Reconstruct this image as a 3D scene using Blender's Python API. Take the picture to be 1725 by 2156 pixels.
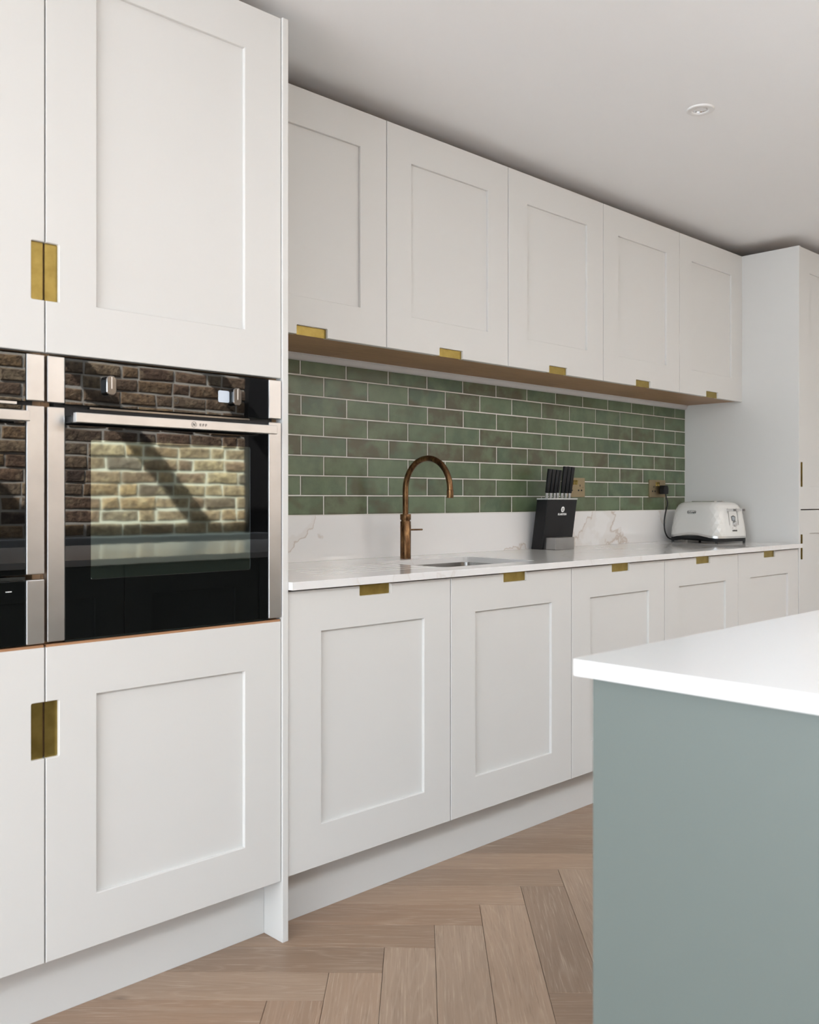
import bpy, bmesh, math, random
from mathutils import Vector, Matrix
from mathutils.geometry import tessellate_polygon
random.seed(7)
PI = math.pi
for o in list(bpy.data.objects): bpy.data.objects.remove(o)
S = bpy.context.scene
C = S.collection

# ---------------------------------------------------------------- camera, sky, sun, daylight, exposure
F_PX, TH, CAM_D, HOR, CAM_Z = 1993.6, math.radians(45.66), 1.916, 1052.0, 1.107
cam = bpy.data.cameras.new('camera'); co = bpy.data.objects.new('camera', cam); C.objects.link(co)
cam.sensor_fit = 'HORIZONTAL'; cam.sensor_width = 36.0; cam.lens = 36.0 * F_PX / 1725.0
cam.shift_y = -(1078.0 - HOR) / 1725.0
cam.clip_start = 0.05
co.location = (0, -CAM_D, CAM_Z); co.rotation_euler = (PI / 2, 0, TH - PI / 2)
cam.dof.use_dof = True; cam.dof.focus_distance = 3.1; cam.dof.aperture_fstop = 8.0
S.camera = co

world = bpy.data.worlds.new('sky'); S.world = world; world.use_nodes = True
bgn = world.node_tree.nodes['Background']; bgn.inputs[0].default_value = (0.80, 0.90, 1.0, 1); bgn.inputs[1].default_value = 2.0

def lamp(name, kind, energy, loc, direction, color=(1, 1, 1), sx=1, sy=1):
    l = bpy.data.lights.new(name, kind); l.energy = energy; l.color = color
    if kind == 'AREA':
        l.shape = 'RECTANGLE'; l.size = sx; l.size_y = sy
    o = bpy.data.objects.new(name, l); C.objects.link(o); o.location = loc
    o.rotation_euler = Vector(direction).to_track_quat('-Z', 'Y').to_euler()
    return o
sun = lamp('sun_offscreen', 'SUN', 29.0, (-4, 3, 7), (0.80, -0.46, -0.90), (1.0, 0.97, 0.93)); sun.data.angle = math.radians(0.6)
# daylight through the garden doors (behind the camera) and through the rooflight beside the brick wall
lamp('garden_doors_daylight_offscreen', 'AREA', 125, (-3.33, -1.30, 1.12), (1, 0, 0), (0.82, 0.92, 1.0), 3.2, 2.1)
lamp('rooflight_daylight_offscreen', 'AREA', 60, (2.75, -2.66, 2.62), (0, 0, -1), (0.88, 0.94, 1.0), 4.0, 0.74)
S.view_settings.view_transform = 'Standard'; S.view_settings.look = 'None'
S.view_settings.gamma = 1.0; S.view_settings.use_curve_mapping = False
S.view_settings.exposure = 0.56

# ---------------------------------------------------------------- material helpers
def srgb(r, g, b):
    f = lambda c: (c / 255 / 12.92) if c / 255 <= 0.04045 else ((c / 255 + 0.055) / 1.055) ** 2.4
    return (f(r), f(g), f(b), 1)
class NT:
    def __init__(s, name):
        m = bpy.data.materials.new(name); m.use_nodes = True; s.m = m; s.t = m.node_tree
        s.b = s.t.nodes['Principled BSDF']; s.out = s.t.nodes['Material Output']
    def n(s, kind, **kw):
        nd = s.t.nodes.new('ShaderNode' + kind)
        for k, v in kw.items():
            if k.startswith('i_'):
                nd.inputs[k[2:].replace('_', ' ')].default_value = v
            else: setattr(nd, k, v)
        return nd
    def l(s, a, b): s.t.links.new(a, b)
    def coords(s, kind='Object', scale=(1, 1, 1), offset=None):
        tc = s.n('TexCoord'); mp = s.n('Mapping'); mp.inputs['Scale'].default_value = scale
        src = tc.outputs[kind]
        if offset is not None:
            ad = s.n('VectorMath', operation='ADD'); s.l(src, ad.inputs[0]); s.l(offset, ad.inputs[1]); src = ad.outputs[0]
        s.l(src, mp.inputs[0]); return mp.outputs[0]
    def noise(s, vec, scale=5, detail=3, rough=0.5, dist=0.0):
        nd = s.n('TexNoise'); nd.inputs['Scale'].default_value = scale; nd.inputs['Detail'].default_value = detail
        nd.inputs['Roughness'].default_value = rough; nd.inputs['Distortion'].default_value = dist
        if vec is not None: s.l(vec, nd.inputs['Vector'])
        return nd.outputs['Fac']
    def ramp(s, fac, stops, interp='LINEAR'):
        nd = s.n('ValToRGB'); nd.color_ramp.interpolation = interp
        els = nd.color_ramp.elements
        while len(els) < len(stops): els.new(0.5)
        for e, (p, c) in zip(els, stops):
            e.position = p; e.color = c if len(c) == 4 else (*c, 1)
        s.l(fac, nd.inputs[0]); return nd.outputs[0]
    def mix(s, fac, a, b, mode='MIX'):
        nd = s.n('MixRGB', blend_type=mode)
        for v, i in ((fac, 0), (a, 1), (b, 2)):
            if isinstance(v, (int, float)): nd.inputs[i].default_value = v
            elif isinstance(v, tuple): nd.inputs[i].default_value = v if len(v) == 4 else (*v, 1)
            else: s.l(v, nd.inputs[i])
        return nd.outputs[0]
    def math(s, op, a, b=None):
        nd = s.n('Math', operation=op)
        for v, i in ((a, 0), (b, 1)):
            if v is None: continue
            if isinstance(v, (int, float)): nd.inputs[i].default_value = v
            else: s.l(v, nd.inputs[i])
        return nd.outputs[0]
    def bump(s, h, strength=0.1, dist=0.002):
        nd = s.n('Bump'); nd.inputs['Strength'].default_value = strength; nd.inputs['Distance'].default_value = dist
        s.l(h, nd.inputs['Height']); s.l(nd.outputs[0], s.b.inputs['Normal'])
    def set(s, **kw):
        for k, v in kw.items():
            i = s.b.inputs[k.replace('_', ' ')]
            if isinstance(v, (int, float, tuple)): i.default_value = v
            else: s.l(v, i)
        return s.m
def simple(name, col, rough=0.5, metal=0.0, spec=0.5, bump=None, var=0.0):
    k = NT(name)
    if var:
        f = k.noise(k.coords(), 9, 3)
        k.set(Base_Color=k.ramp(f, [(0.3, tuple(c * (1 - var) for c in col[:3])), (0.7, tuple(min(1, c * (1 + var)) for c in col[:3]))]))
    else: k.set(Base_Color=col)
    if bump: k.bump(k.noise(k.coords(), bump[0], 2), bump[1], bump[2])
    k.set(Roughness=rough, Metallic=metal, Specular_IOR_Level=spec)
    return k.m
def glass_pane(name):
    k = NT(name); tr = k.n('BsdfTransparent'); gl = k.n('BsdfGlossy'); gl.inputs['Roughness'].default_value = 0.02
    mx = k.n('MixShader'); mx.inputs[0].default_value = 0.05; k.l(tr.outputs[0], mx.inputs[1]); k.l(gl.outputs[0], mx.inputs[2])
    k.l(mx.outputs[0], k.out.inputs[0]); return k.m

M = {}
M['paint'] = simple('cabinet_paint', (0.695, 0.688, 0.668, 1), 0.42, bump=(900, 0.03, 0.0005))
M['panel_paint'] = M['paint']
M['wall'] = simple('wall_plaster', (0.72, 0.71, 0.69, 1), 0.8, bump=(120, 0.05, 0.001))
M['ceil'] = simple('ceiling_plaster', (0.90, 0.90, 0.90, 1), 0.85, bump=(60, 0.05, 0.001))
M['trim'] = simple('white_trim_paint', (0.62, 0.60, 0.59, 1), 0.45)
M['screed'] = simple('floor_screed', (0.22, 0.19, 0.16, 1), 0.9)
M['dark'] = simple('black_enamel', (0.012, 0.011, 0.010, 1), 0.7)
M['charcoal'] = simple('charcoal_paint', (0.010, 0.010, 0.011, 1), 0.6)
M['ledge'] = simple('grey_ledge_paint', (0.30, 0.32, 0.34, 1), 0.5)
M['island'] = simple('sage_grey_paint', (0.119, 0.145, 0.136, 1), 0.42, bump=(900, 0.03, 0.0005))
M['rubber'] = simple('black_rubber', (0.012, 0.012, 0.013, 1), 0.45)
M['blackplastic'] = simple('black_plastic', (0.010, 0.010, 0.011, 1), 0.5, spec=0.3, bump=(1500, 0.1, 0.0003))
M['whiteprint'] = simple('white_print', (0.85, 0.85, 0.84, 1), 0.5)
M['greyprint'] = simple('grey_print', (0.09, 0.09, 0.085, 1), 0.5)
M['darkprint'] = simple('engraved_print', (0.16, 0.15, 0.14, 1), 0.5)
M['redlight'] = simple('red_indicator', (0.25, 0.02, 0.02, 1), 0.3)
M['chrome'] = simple('chrome', (0.78, 0.78, 0.78, 1), 0.08, 1.0)
M['darkchrome'] = simple('dark_chrome', (0.22, 0.22, 0.22, 1), 0.12, 1.0)
M['toaster'] = simple('white_enamel', (0.74, 0.73, 0.70, 1), 0.18, spec=0.6)
M['acrylic'] = simple('clear_acrylic', (0.55, 0.56, 0.55, 1), 0.08)
M['pane'] = glass_pane('window_glass')
M['display'] = simple('pale_display', (0.62, 0.70, 0.80, 1), 0.2)
M['gaugeface'] = simple('gauge_face', (0.33, 0.36, 0.38, 1), 0.25)
M['downtrim'] = simple('white_lamp_trim', (0.80, 0.79, 0.78, 1), 0.5)
M['silver'] = simple('satin_silver', (0.72, 0.71, 0.70, 1), 0.35, 0.6)
M['downlens'] = simple('lamp_lens', (0.10, 0.105, 0.115, 1), 0.10, 0.3)
M['handlemark'] = M['darkprint']

def mk_steel(name, col, rough, sc):
    k = NT(name); f = k.noise(k.coords(scale=sc), 6, 3); g = k.noise(k.coords(), 14, 3)
    c = k.ramp(g, [(0.3, tuple(x * 0.9 for x in col)), (0.7, col)])
    k.bump(f, 0.06, 0.0004); k.set(Base_Color=c, Roughness=rough, Metallic=1.0); return k.m
M['steel'] = mk_steel('brushed_steel', (0.64, 0.63, 0.62), 0.36, (2, 60, 200))
M['darksteel'] = mk_steel('dull_steel', (0.34, 0.33, 0.32), 0.38, (2, 60, 200))
M['sinksteel'] = mk_steel('sink_steel', (0.55, 0.53, 0.51), 0.25, (60, 60, 2))

def mk_brass():
    k = NT('brushed_brass'); f = k.noise(k.coords(scale=(220, 220, 60)), 3, 3, 0.6); g = k.noise(k.coords(), 40, 4)
    k.bump(f, 0.25, 0.0006)
    k.set(Base_Color=k.ramp(g, [(0.3, (0.27, 0.195, 0.055)), (0.7, (0.37, 0.275, 0.085))]), Roughness=0.42, Metallic=1.0); return k.m
M['brass'] = mk_brass()
M['socketbrass'] = mk_steel('antique_brass', (0.36, 0.28, 0.17), 0.34, (3, 60, 200))
def mk_patina():
    k = NT('patinated_brass'); f = k.noise(k.coords(scale=(1, 1, 0.35)), 60, 5, 0.65); g = k.noise(k.coords(), 500, 2)
    c = k.ramp(f, [(0.30, (0.050, 0.028, 0.016)), (0.5, (0.15, 0.080, 0.038)), (0.72, (0.33, 0.19, 0.085))])
    k.bump(g, 0.05, 0.0004); k.set(Base_Color=c, Roughness=0.34, Metallic=0.95); return k.m
M['patina'] = mk_patina()

def mk_oak(name, dark, light, axis='X'):
    k = NT(name)
    sc = {'X': (1.2, 22, 22), 'Y': (22, 1.2, 22), 'Z': (22, 22, 1.2)}[axis]
    f = k.noise(k.coords(scale=sc), 4, 5, 0.6, 0.4); g = k.noise(k.coords(), 2.2, 2)
    c = k.ramp(f, [(0.25, dark), (0.75, light)]); c = k.mix(0.35, c, k.ramp(g, [(0.3, dark), (0.7, light)]))
    k.bump(f, 0.05, 0.0006); k.set(Base_Color=c, Roughness=0.5); return k.m
M['oak'] = mk_oak('oak_carcass', srgb(152, 118, 88)[:3], srgb(198, 160, 122)[:3])
M['oakedge'] = mk_oak('oak_edge', srgb(150, 108, 76)[:3], srgb(190, 145, 108)[:3])

def mk_floor():
    k = NT('oak_herringbone'); oi = k.n('ObjectInfo'); ge = k.n('NewGeometry')
    r = k.math('FRACT', k.math('ADD', k.math('MULTIPLY', oi.outputs['Random'], 7.31), ge.outputs['Random Per Island']))
    cb = k.n('CombineXYZ')
    for i, m in enumerate((37.0, 53.0, 91.0)): k.l(k.math('MULTIPLY', r, m), cb.inputs[i])
    off = cb.outputs[0]
    v0 = k.coords('UV', (1, 1, 1), off)
    # cathedral figure: rings of a long distorted field, fine pores along the board
    fig = k.noise(k.coords('UV', (0.38, 6.0, 1), off), 1.5, 2, 0.45, 0.10)
    rings = k.math('FRACT', k.math('MULTIPLY', fig, 26))
    rings = k.math('ABSOLUTE', k.math('SUBTRACT', rings, 0.5))
    pores = k.noise(k.coords('UV', (7, 260, 1), off), 1.0, 4, 0.65)
    streak = k.noise(k.coords('UV', (1.1, 24, 1), off), 2, 3)
    base = k.ramp(r, [(0.0, srgb(146, 121, 101)), (0.3, srgb(178, 153, 131)), (0.6, srgb(156, 129, 107)), (0.8, srgb(168, 138, 114)), (1.0, srgb(186, 159, 135))])
    c = k.mix(k.math('MULTIPLY', streak, 0.55), base, srgb(126, 106, 90))
    lime = k.ramp(pores, [(0.56, (0, 0, 0)), (0.70, (1, 1, 1))])
    edge = k.ramp(rings, [(0.0, (1, 1, 1)), (0.16, (0, 0, 0))])
    c = k.mix(k.math('MULTIPLY', lime, 0.62), c, srgb(200, 180, 160))
    c = k.mix(k.math('MULTIPLY', edge, k.math('MULTIPLY', pores, 0.40)), c, srgb(196, 176, 156))
    dk = k.ramp(k.noise(k.coords('UV', (10, 260, 1), off), 1.3, 3), [(0.28, (1, 1, 1)), (0.42, (0, 0, 0))])
    c = k.mix(k.math('MULTIPLY', dk, 0.35), c, srgb(112, 88, 70))
    vor = k.n('TexVoronoi'); vor.inputs['Scale'].default_value = 1.0; k.l(k.coords('UV', (2.6, 6.0, 1), off), vor.inputs['Vector'])
    kn = k.ramp(k.math('ADD', vor.outputs['Distance'], k.math('MULTIPLY', pores, 0.04)), [(0.02, (1, 1, 1)), (0.09, (0, 0, 0))])
    c = k.mix(k.math('MULTIPLY', kn, 0.55), c, srgb(86, 70, 60))
    k.bump(pores, 0.12, 0.0006); k.set(Base_Color=c, Roughness=0.40, Specular_IOR_Level=0.5); return k.m
M['floor'] = mk_floor()

def mk_tile():
    k = NT('green_glazed_tile'); oi = k.n('ObjectInfo'); r = oi.outputs['Random']
    cb = k.n('CombineXYZ')
    for i, m in enumerate((11.0, 23.0, 47.0)): k.l(k.math('MULTIPLY', r, m), cb.inputs[i])
    off = cb.outputs[0]
    r2 = k.math('FRACT', k.math('MULTIPLY', r, 13.7))
    base = k.ramp(r, [(0.0, srgb(92, 110, 84)), (0.22, srgb(104, 122, 94)), (0.5, srgb(86, 106, 84)), (0.72, srgb(98, 114, 84)), (0.86, srgb(92, 96, 72)), (1.0, srgb(96, 92, 70))])
    mot = k.noise(k.coords('Object', (1, 1, 1), off), 13, 3, 0.55)
    c = k.mix(k.ramp(mot, [(0.42, (0, 0, 0)), (0.62, (0.75, 0.75, 0.75))]), base, srgb(116, 134, 104))
    brn = k.noise(k.coords('Object', (1, 1, 1.6), off), 8, 2)
    c = k.mix(k.math('MULTIPLY', k.ramp(brn, [(0.48, (0, 0, 0)), (0.66, (1, 1, 1))]), k.math('ADD', k.math('MULTIPLY', r2, 0.75), 0.1)), c, srgb(92, 86, 60))
    # glaze runs thin and brown along the tile's rim
    tc = k.n('TexCoord'); sp = k.n('SeparateXYZ'); k.l(tc.outputs['Object'], sp.inputs[0])
    ex = k.math('SUBTRACT', 0.0985, k.math('ABSOLUTE', sp.outputs[0])); ez = k.math('SUBTRACT', 0.0320, k.math('ABSOLUTE', sp.outputs[2]))
    e = k.math('ADD', k.math('MINIMUM', ex, ez), k.math('MULTIPLY', k.math('SUBTRACT', mot, 0.5), 0.012))
    ef = k.ramp(k.math('MULTIPLY', e, 60), [(0.0, (1, 1, 1)), (0.45, (0, 0, 0))])
    c = k.mix(k.math('MULTIPLY', ef, 0.42), c, srgb(72, 70, 48))
    sp2 = k.noise(k.coords('Object', (1, 1, 1), off), 420, 2)
    c = k.mix(k.ramp(sp2, [(0.60, (0, 0, 0)), (0.72, (0.35, 0.35, 0.35))]), c, srgb(60, 64, 46))
    k.bump(k.noise(k.coords('Object', (1, 1, 1), off), 26, 2), 0.12, 0.002)
    c = k.mix(1.0, c, (0.84, 0.83, 0.81, 1), 'MULTIPLY')
    k.set(Base_Color=c, Roughness=0.30, Specular_IOR_Level=0.45); return k.m
M['tile'] = mk_tile()
M['grout'] = simple('pale_grout', (0.72, 0.70, 0.66, 1), 0.85, bump=(600, 0.2, 0.0006))

def mk_quartz(name, veins=True, base=(0.82, 0.81, 0.80), rough=0.09, amt=1.0):
    k = NT(name); tc = k.n('TexCoord'); v = tc.outputs['Object']
    c = base if not veins else None
    if veins:
        mp = k.n('Mapping'); mp.inputs['Rotation'].default_value = (0.5, 0.9, 0.7); k.l(v, mp.inputs[0]); v = mp.outputs[0]
        big = k.noise(v, 2.0, 6, 0.5, 0.25)
        line = k.math('ABSOLUTE', k.math('SUBTRACT', big, 0.53))
        vein = k.ramp(line, [(0.0, (1, 1, 1)), (0.0030, (0.45, 0.45, 0.45)), (0.0075, (0, 0, 0))])
        patch = k.ramp(big, [(0.53, (0, 0, 0)), (0.533, (1, 1, 1)), (0.560, (0.8, 0.8, 0.8)), (0.568, (0.0, 0.0, 0.0))])
        area = k.ramp(k.noise(v, 1.7, 2), [(0.36, (0, 0, 0)), (0.48, (1, 1, 1))])
        c = k.mix(k.math('MULTIPLY', k.math('MULTIPLY', patch, area), 0.28 * amt), (*base, 1), (0.66, 0.60, 0.54, 1))
        c = k.mix(k.math('MULTIPLY', k.math('MULTIPLY', vein, area), 0.60 * amt), c, (0.46, 0.34, 0.25, 1))
        k.set(Base_Color=c)
    else: k.set(Base_Color=(*base, 1))
    k.set(Roughness=rough, Specular_IOR_Level=0.5); return k.m
M['quartz'] = mk_quartz('veined_quartz')
M['quartztop'] = mk_quartz('veined_quartz_worktop', True, (0.82, 0.81, 0.80), 0.09, 0.30)
M['quartzisland'] = mk_quartz('island_quartz', False, (0.73, 0.735, 0.74), 0.16)

def mk_ovenglass(name, base, spec, wob):
    k = NT(name); f = k.noise(k.coords(scale=(1, 1, 0.5)), 9, 2); k.bump(f, wob, 0.002)
    k.set(Base_Color=base, Roughness=0.015, IOR=spec); return k.m
M['blackglass'] = mk_ovenglass('black_oven_glass', (0.002, 0.002, 0.002, 1), 1.62, 0.05)
def mk_ovenwindow():
    k = NT('coated_oven_window'); f = k.noise(k.coords(scale=(1, 1, 0.5)), 9, 2); k.bump(f, 0.07, 0.002)
    k.set(Base_Color=(0.215, 0.245, 0.215, 1), Metallic=1.0, Roughness=0.03); return k.m
M['ovenwindow'] = mk_ovenwindow()

def mk_brick():
    k = NT('stock_brick'); oi = k.n('ObjectInfo'); ge = k.n('NewGeometry')
    r = k.math('FRACT', k.math('ADD', k.math('MULTIPLY', oi.outputs['Random'], 5.77), ge.outputs['Random Per Island']))
    c = k.ramp(r, [(0.0, srgb(92, 78, 70)), (0.2, srgb(150, 130, 106)), (0.4, srgb(120, 96, 80)), (0.55, srgb(166, 138, 102)), (0.75, srgb(134, 108, 90)), (0.9, srgb(170, 150, 120)), (1.0, srgb(100, 90, 86))])
    v = k.coords(); f = k.noise(v, 35, 4, 0.65)
    c = k.mix(k.ramp(f, [(0.35, (0.8, 0.8, 0.8)), (0.6, (0, 0, 0))]), c, srgb(78, 62, 52))
    c = k.mix(k.ramp(k.noise(v, 17, 3), [(0.55, (0, 0, 0)), (0.7, (0.5, 0.5, 0.5))]), c, srgb(190, 170, 140))
    k.bump(f, 1.0, 0.012); k.set(Base_Color=c, Roughness=0.9); return k.m
M['brick'] = mk_brick()
M['mortar'] = simple('lime_mortar', (0.62, 0.59, 0.53, 1), 0.95, bump=(90, 0.5, 0.004))

# ---------------------------------------------------------------- geometry helpers
W = {}            # world matrix of every object we build
def box(bm, x0, x1, y0, y1, z0, z1):
    vs = [bm.verts.new((x, y, z)) for x in (x0, x1) for y in (y0, y1) for z in (z0, z1)]
    for f in ((0, 1, 3, 2), (4, 6, 7, 5), (0, 4, 5, 1), (2, 3, 7, 6), (0, 2, 6, 4), (1, 5, 7, 3)):
        bm.faces.new([vs[i] for i in f])
def inset(lp, d):
    """miter-offset of a closed loop, d > 0 to the left of travel"""
    n = len(lp); out = []
    for i in range(n):
        p0, p, p1 = Vector(lp[i - 1]), Vector(lp[i]), Vector(lp[(i + 1) % n])
        e0, e1 = (p - p0).normalized(), (p1 - p).normalized()
        n0, n1 = Vector((-e0.y, e0.x)), Vector((-e1.y, e1.x)); m = (n0 + n1)
        m = m / max(m.length_squared, 0.2) * 2 * d
        out.append((p.x + m.x, p.y + m.y))
    return out
def area2(lp): return sum(lp[i - 1][0] * lp[i][1] - lp[i][0] * lp[i - 1][1] for i in range(len(lp)))
def prism(bm, loops, a0, a1, mapf, ch=0.0):
    """loops: [outer, hole, ...] lists of 2-D points; mapf(u, v, a) -> world point; ch chamfers the a0 face"""
    if ch:
        sg = 1 if a1 > a0 else -1; rim = []
        for i, lp in enumerate(loops):
            ccw = area2(lp) > 0; d = ch if ccw else -ch
            if i: d = -d
            rim.append(inset(lp, d))
        for lp, rm in zip(loops, rim):
            n = len(lp); A = [bm.verts.new(mapf(p[0], p[1], a0 + sg * ch)) for p in lp]; Bv = [bm.verts.new(mapf(p[0], p[1], a0)) for p in rm]
            D = [bm.verts.new(mapf(p[0], p[1], a1)) for p in lp]
            for i in range(n):
                j = (i + 1) % n
                bm.faces.new((A[i], A[j], Bv[j], Bv[i])); bm.faces.new((A[i], D[i], D[j], A[j]))
        for lps, a in ((rim, a0), (loops, a1)):
            flat = [p for lp in lps for p in lp]; vv = [bm.verts.new(mapf(p[0], p[1], a)) for p in flat]
            for t in tessellate_polygon([[Vector((p[0], p[1], 0)) for p in lp] for lp in lps]):
                if len(set(t)) == 3: bm.faces.new([vv[i] for i in t])
        bmesh.ops.remove_doubles(bm, verts=bm.verts, dist=1e-6)
        return
    flat = [p for lp in loops for p in lp]
    tris = tessellate_polygon([[Vector((p[0], p[1], 0)) for p in lp] for lp in loops])
    va = [bm.verts.new(mapf(p[0], p[1], a0)) for p in flat]; vb = [bm.verts.new(mapf(p[0], p[1], a1)) for p in flat]
    for t in tris:
        if len(set(t)) < 3: continue
        try: bm.faces.new([va[i] for i in t]); bm.faces.new([vb[i] for i in reversed(t)])
        except ValueError: pass
    i0 = 0
    for lp in loops:
        n = len(lp)
        for i in range(n):
            a, b = i0 + i, i0 + (i + 1) % n
            try: bm.faces.new((va[a], va[b], vb[b], vb[a]))
            except ValueError: pass
        i0 += n
XZ = lambda u, v, a: (u, a, v)
XY = lambda u, v, a: (u, v, a)
YZ = lambda u, v, a: (a, u, v)
def rrect(x0, x1, y0, y1, r, n=5):
    out = []
    for cx, cy, a0 in ((x1 - r, y0 + r, -PI / 2), (x1 - r, y1 - r, 0), (x0 + r, y1 - r, PI / 2), (x0 + r, y0 + r, PI)):
        for i in range(n + 1):
            a = a0 + PI / 2 * i / n; out.append((cx + r * math.cos(a), cy + r * math.sin(a)))
    return out
def rect(x0, x1, y0, y1): return [(x0, y0), (x1, y0), (x1, y1), (x0, y1)]
def tube(bm, pts, rad, n=14, caps=True):
    pts = [Vector(p) for p in pts]; rings = []
    rads = rad if isinstance(rad, (list, tuple)) else [rad] * len(pts)
    t0 = (pts[1] - pts[0]).normalized(); up = Vector((0, 0, 1)) if abs(t0.z) < 0.9 else Vector((1, 0, 0))
    nrm = t0.cross(up).normalized()
    for i, p in enumerate(pts):
        t = (pts[min(i + 1, len(pts) - 1)] - pts[max(i - 1, 0)]).normalized()
        nrm = (nrm - t * nrm.dot(t)).normalized(); bn = t.cross(nrm)
        rings.append([bm.verts.new(p + (nrm * math.cos(2 * PI * k / n) + bn * math.sin(2 * PI * k / n)) * rads[i]) for k in range(n)])
    for a, b in zip(rings, rings[1:]):
        for k in range(n): bm.faces.new((a[k], a[(k + 1) % n], b[(k + 1) % n], b[k]))
    if caps: bm.faces.new(rings[0][::-1]); bm.faces.new(rings[-1])
def lathe(bm, prof, c, n=40, axis='Z', cap=False):
    """prof: list of (radius, height) around axis through c"""
    rings = []
    for r, h in prof:
        ring = []
        for k in range(n):
            a = 2 * PI * k / n; u, v = r * math.cos(a), r * math.sin(a)
            p = {'Z': (u, v, h), 'Y': (u, h, v), 'X': (h, u, v)}[axis]
            ring.append(bm.verts.new((c[0] + p[0], c[1] + p[1], c[2] + p[2])))
        rings.append(ring)
    for a, b in zip(rings, rings[1:]):
        for k in range(n): bm.faces.new((a[k], a[(k + 1) % n], b[(k + 1) % n], b[k]))
    if cap: bm.faces.new(rings[0]); bm.faces.new(rings[-1])
def B(): return bmesh.new()
def smooth_by_angle(me, ang=35):
    bm = bmesh.new(); bm.from_mesh(me); lim = math.radians(ang)
    for f in bm.faces: f.smooth = True
    for e in bm.edges:
        e.smooth = not (len(e.link_faces) == 2 and e.calc_face_angle(0) > lim)
    bm.to_mesh(me); bm.free()
def obj(name, bm, mat, parent=None, bevel=0.0, seg=2, local=False, smooth=False, tri=False):
    me = bpy.data.meshes.new(name)
    if isinstance(bm, bpy.types.Mesh): me = bm
    else:
        bmesh.ops.recalc_face_normals(bm, faces=bm.faces); bm.to_mesh(me); bm.free()
    o = bpy.data.objects.new(name, me); C.objects.link(o)
    if parent is not None:
        if not local: me.transform(W[parent].inverted())
        o.parent = parent; W[o] = W[parent].copy()
    else:
        xs = [v.co for v in me.vertices]
        org = Vector(((min(v.x for v in xs) + max(v.x for v in xs)) / 2, (min(v.y for v in xs) + max(v.y for v in xs)) / 2, min(v.z for v in xs)))
        me.transform(Matrix.Translation(-org)); o.location = org; W[o] = Matrix.Translation(org)
    me.materials.clear(); me.materials.append(M[mat])
    if smooth: smooth_by_angle(me)
    if bevel:
        m = o.modifiers.new('bevel', 'BEVEL'); m.width = bevel; m.segments = seg; m.limit_method = 'ANGLE'; m.angle_limit = math.radians(50)
        m.harden_normals = False
    return o
def tag(o, label=None, cat=None, group=None, kind=None):
    for k, v in (('label', label), ('category', cat), ('group', group), ('kind', kind)):
        if v: o[k] = v
    return o
def thing(name, label, cat, loc=(0, 0, 0), rotz=0.0, group=None):
    o = bpy.data.objects.new(name, None); C.objects.link(o); o.empty_display_size = 0.05
    o.location = loc; o.rotation_euler = (0, 0, rotz)
    W[o] = Matrix.Translation(Vector(loc)) @ Matrix.Rotation(rotz, 4, 'Z')
    return tag(o, label, cat, group)
def kids(o): return [c for c in KID.get(o, [])]
def copy_tree(o, loc=None, label=None, group=None, parent=None):
    c = o.copy(); C.objects.link(c)
    if parent is not None: c.parent = parent
    if loc is not None: c.location = loc
    tag(c, label, None, group)
    W[c] = W[parent].copy() if parent is not None else Matrix.Translation(Vector(c.location))
    for ch in list(o.children): copy_tree(ch, parent=c)
    return c
def text(name, s, size, mat, parent, mtx, depth=0.0004, shear=0.0, bold=0.0):
    cu = bpy.data.curves.new(name, 'FONT'); cu.body = s; cu.size = size; cu.align_x = 'CENTER'; cu.align_y = 'CENTER'
    cu.extrude = depth; cu.shear = shear; cu.offset = bold; cu.resolution_u = 3
    t = bpy.data.objects.new(name, cu); C.objects.link(t); bpy.context.view_layer.update()
    dg = bpy.context.evaluated_depsgraph_get(); me = bpy.data.meshes.new_from_object(t.evaluated_get(dg))
    bpy.data.objects.remove(t); bpy.data.curves.remove(cu); me.transform(mtx)
    return obj(name, me, mat, parent, local=True)

# ---------------------------------------------------------------- structure: room shell
RX0, RX1, RY0, RY1, CEIL = -3.2, 5.12, -3.1, 0.60, 2.36
ST = lambda o: tag(o, kind='structure')
bm = B(); box(bm, RX0, RX1, RY0, RY1, -0.05, -0.0105); floor = ST(obj('floor', bm, 'screed'))
bm = B()
SKX0, SKX1, SKY0, SKY1 = 0.7, 4.8, -3.05, -2.27
prism(bm, [rect(RX0 - .1, RX1 + .1, RY0 - .1, RY1 + .1), rect(SKX0, SKX1, SKY0, SKY1)], CEIL, CEIL + 0.12, XY)
ceiling = ST(obj('ceiling', bm, 'ceil'))
bm = B(); box(bm, RX0, RX1, RY1, RY1 + .1, -0.05, CEIL); wall_back = ST(obj('wall_back', bm, 'wall'))
bm = B(); box(bm, RX1, RX1 + .1, RY0, RY1 + .1, -0.05, CEIL); wall_right = ST(obj('wall_right', bm, 'wall'))
bm = B(); prism(bm, [rect(RY0, RY1 + .1, -0.05, CEIL), rect(-2.95, 0.35, 0.02, 2.22)], RX0 - .1, RX0, YZ); wall_left = ST(obj('wall_left', bm, 'wall'))
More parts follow.
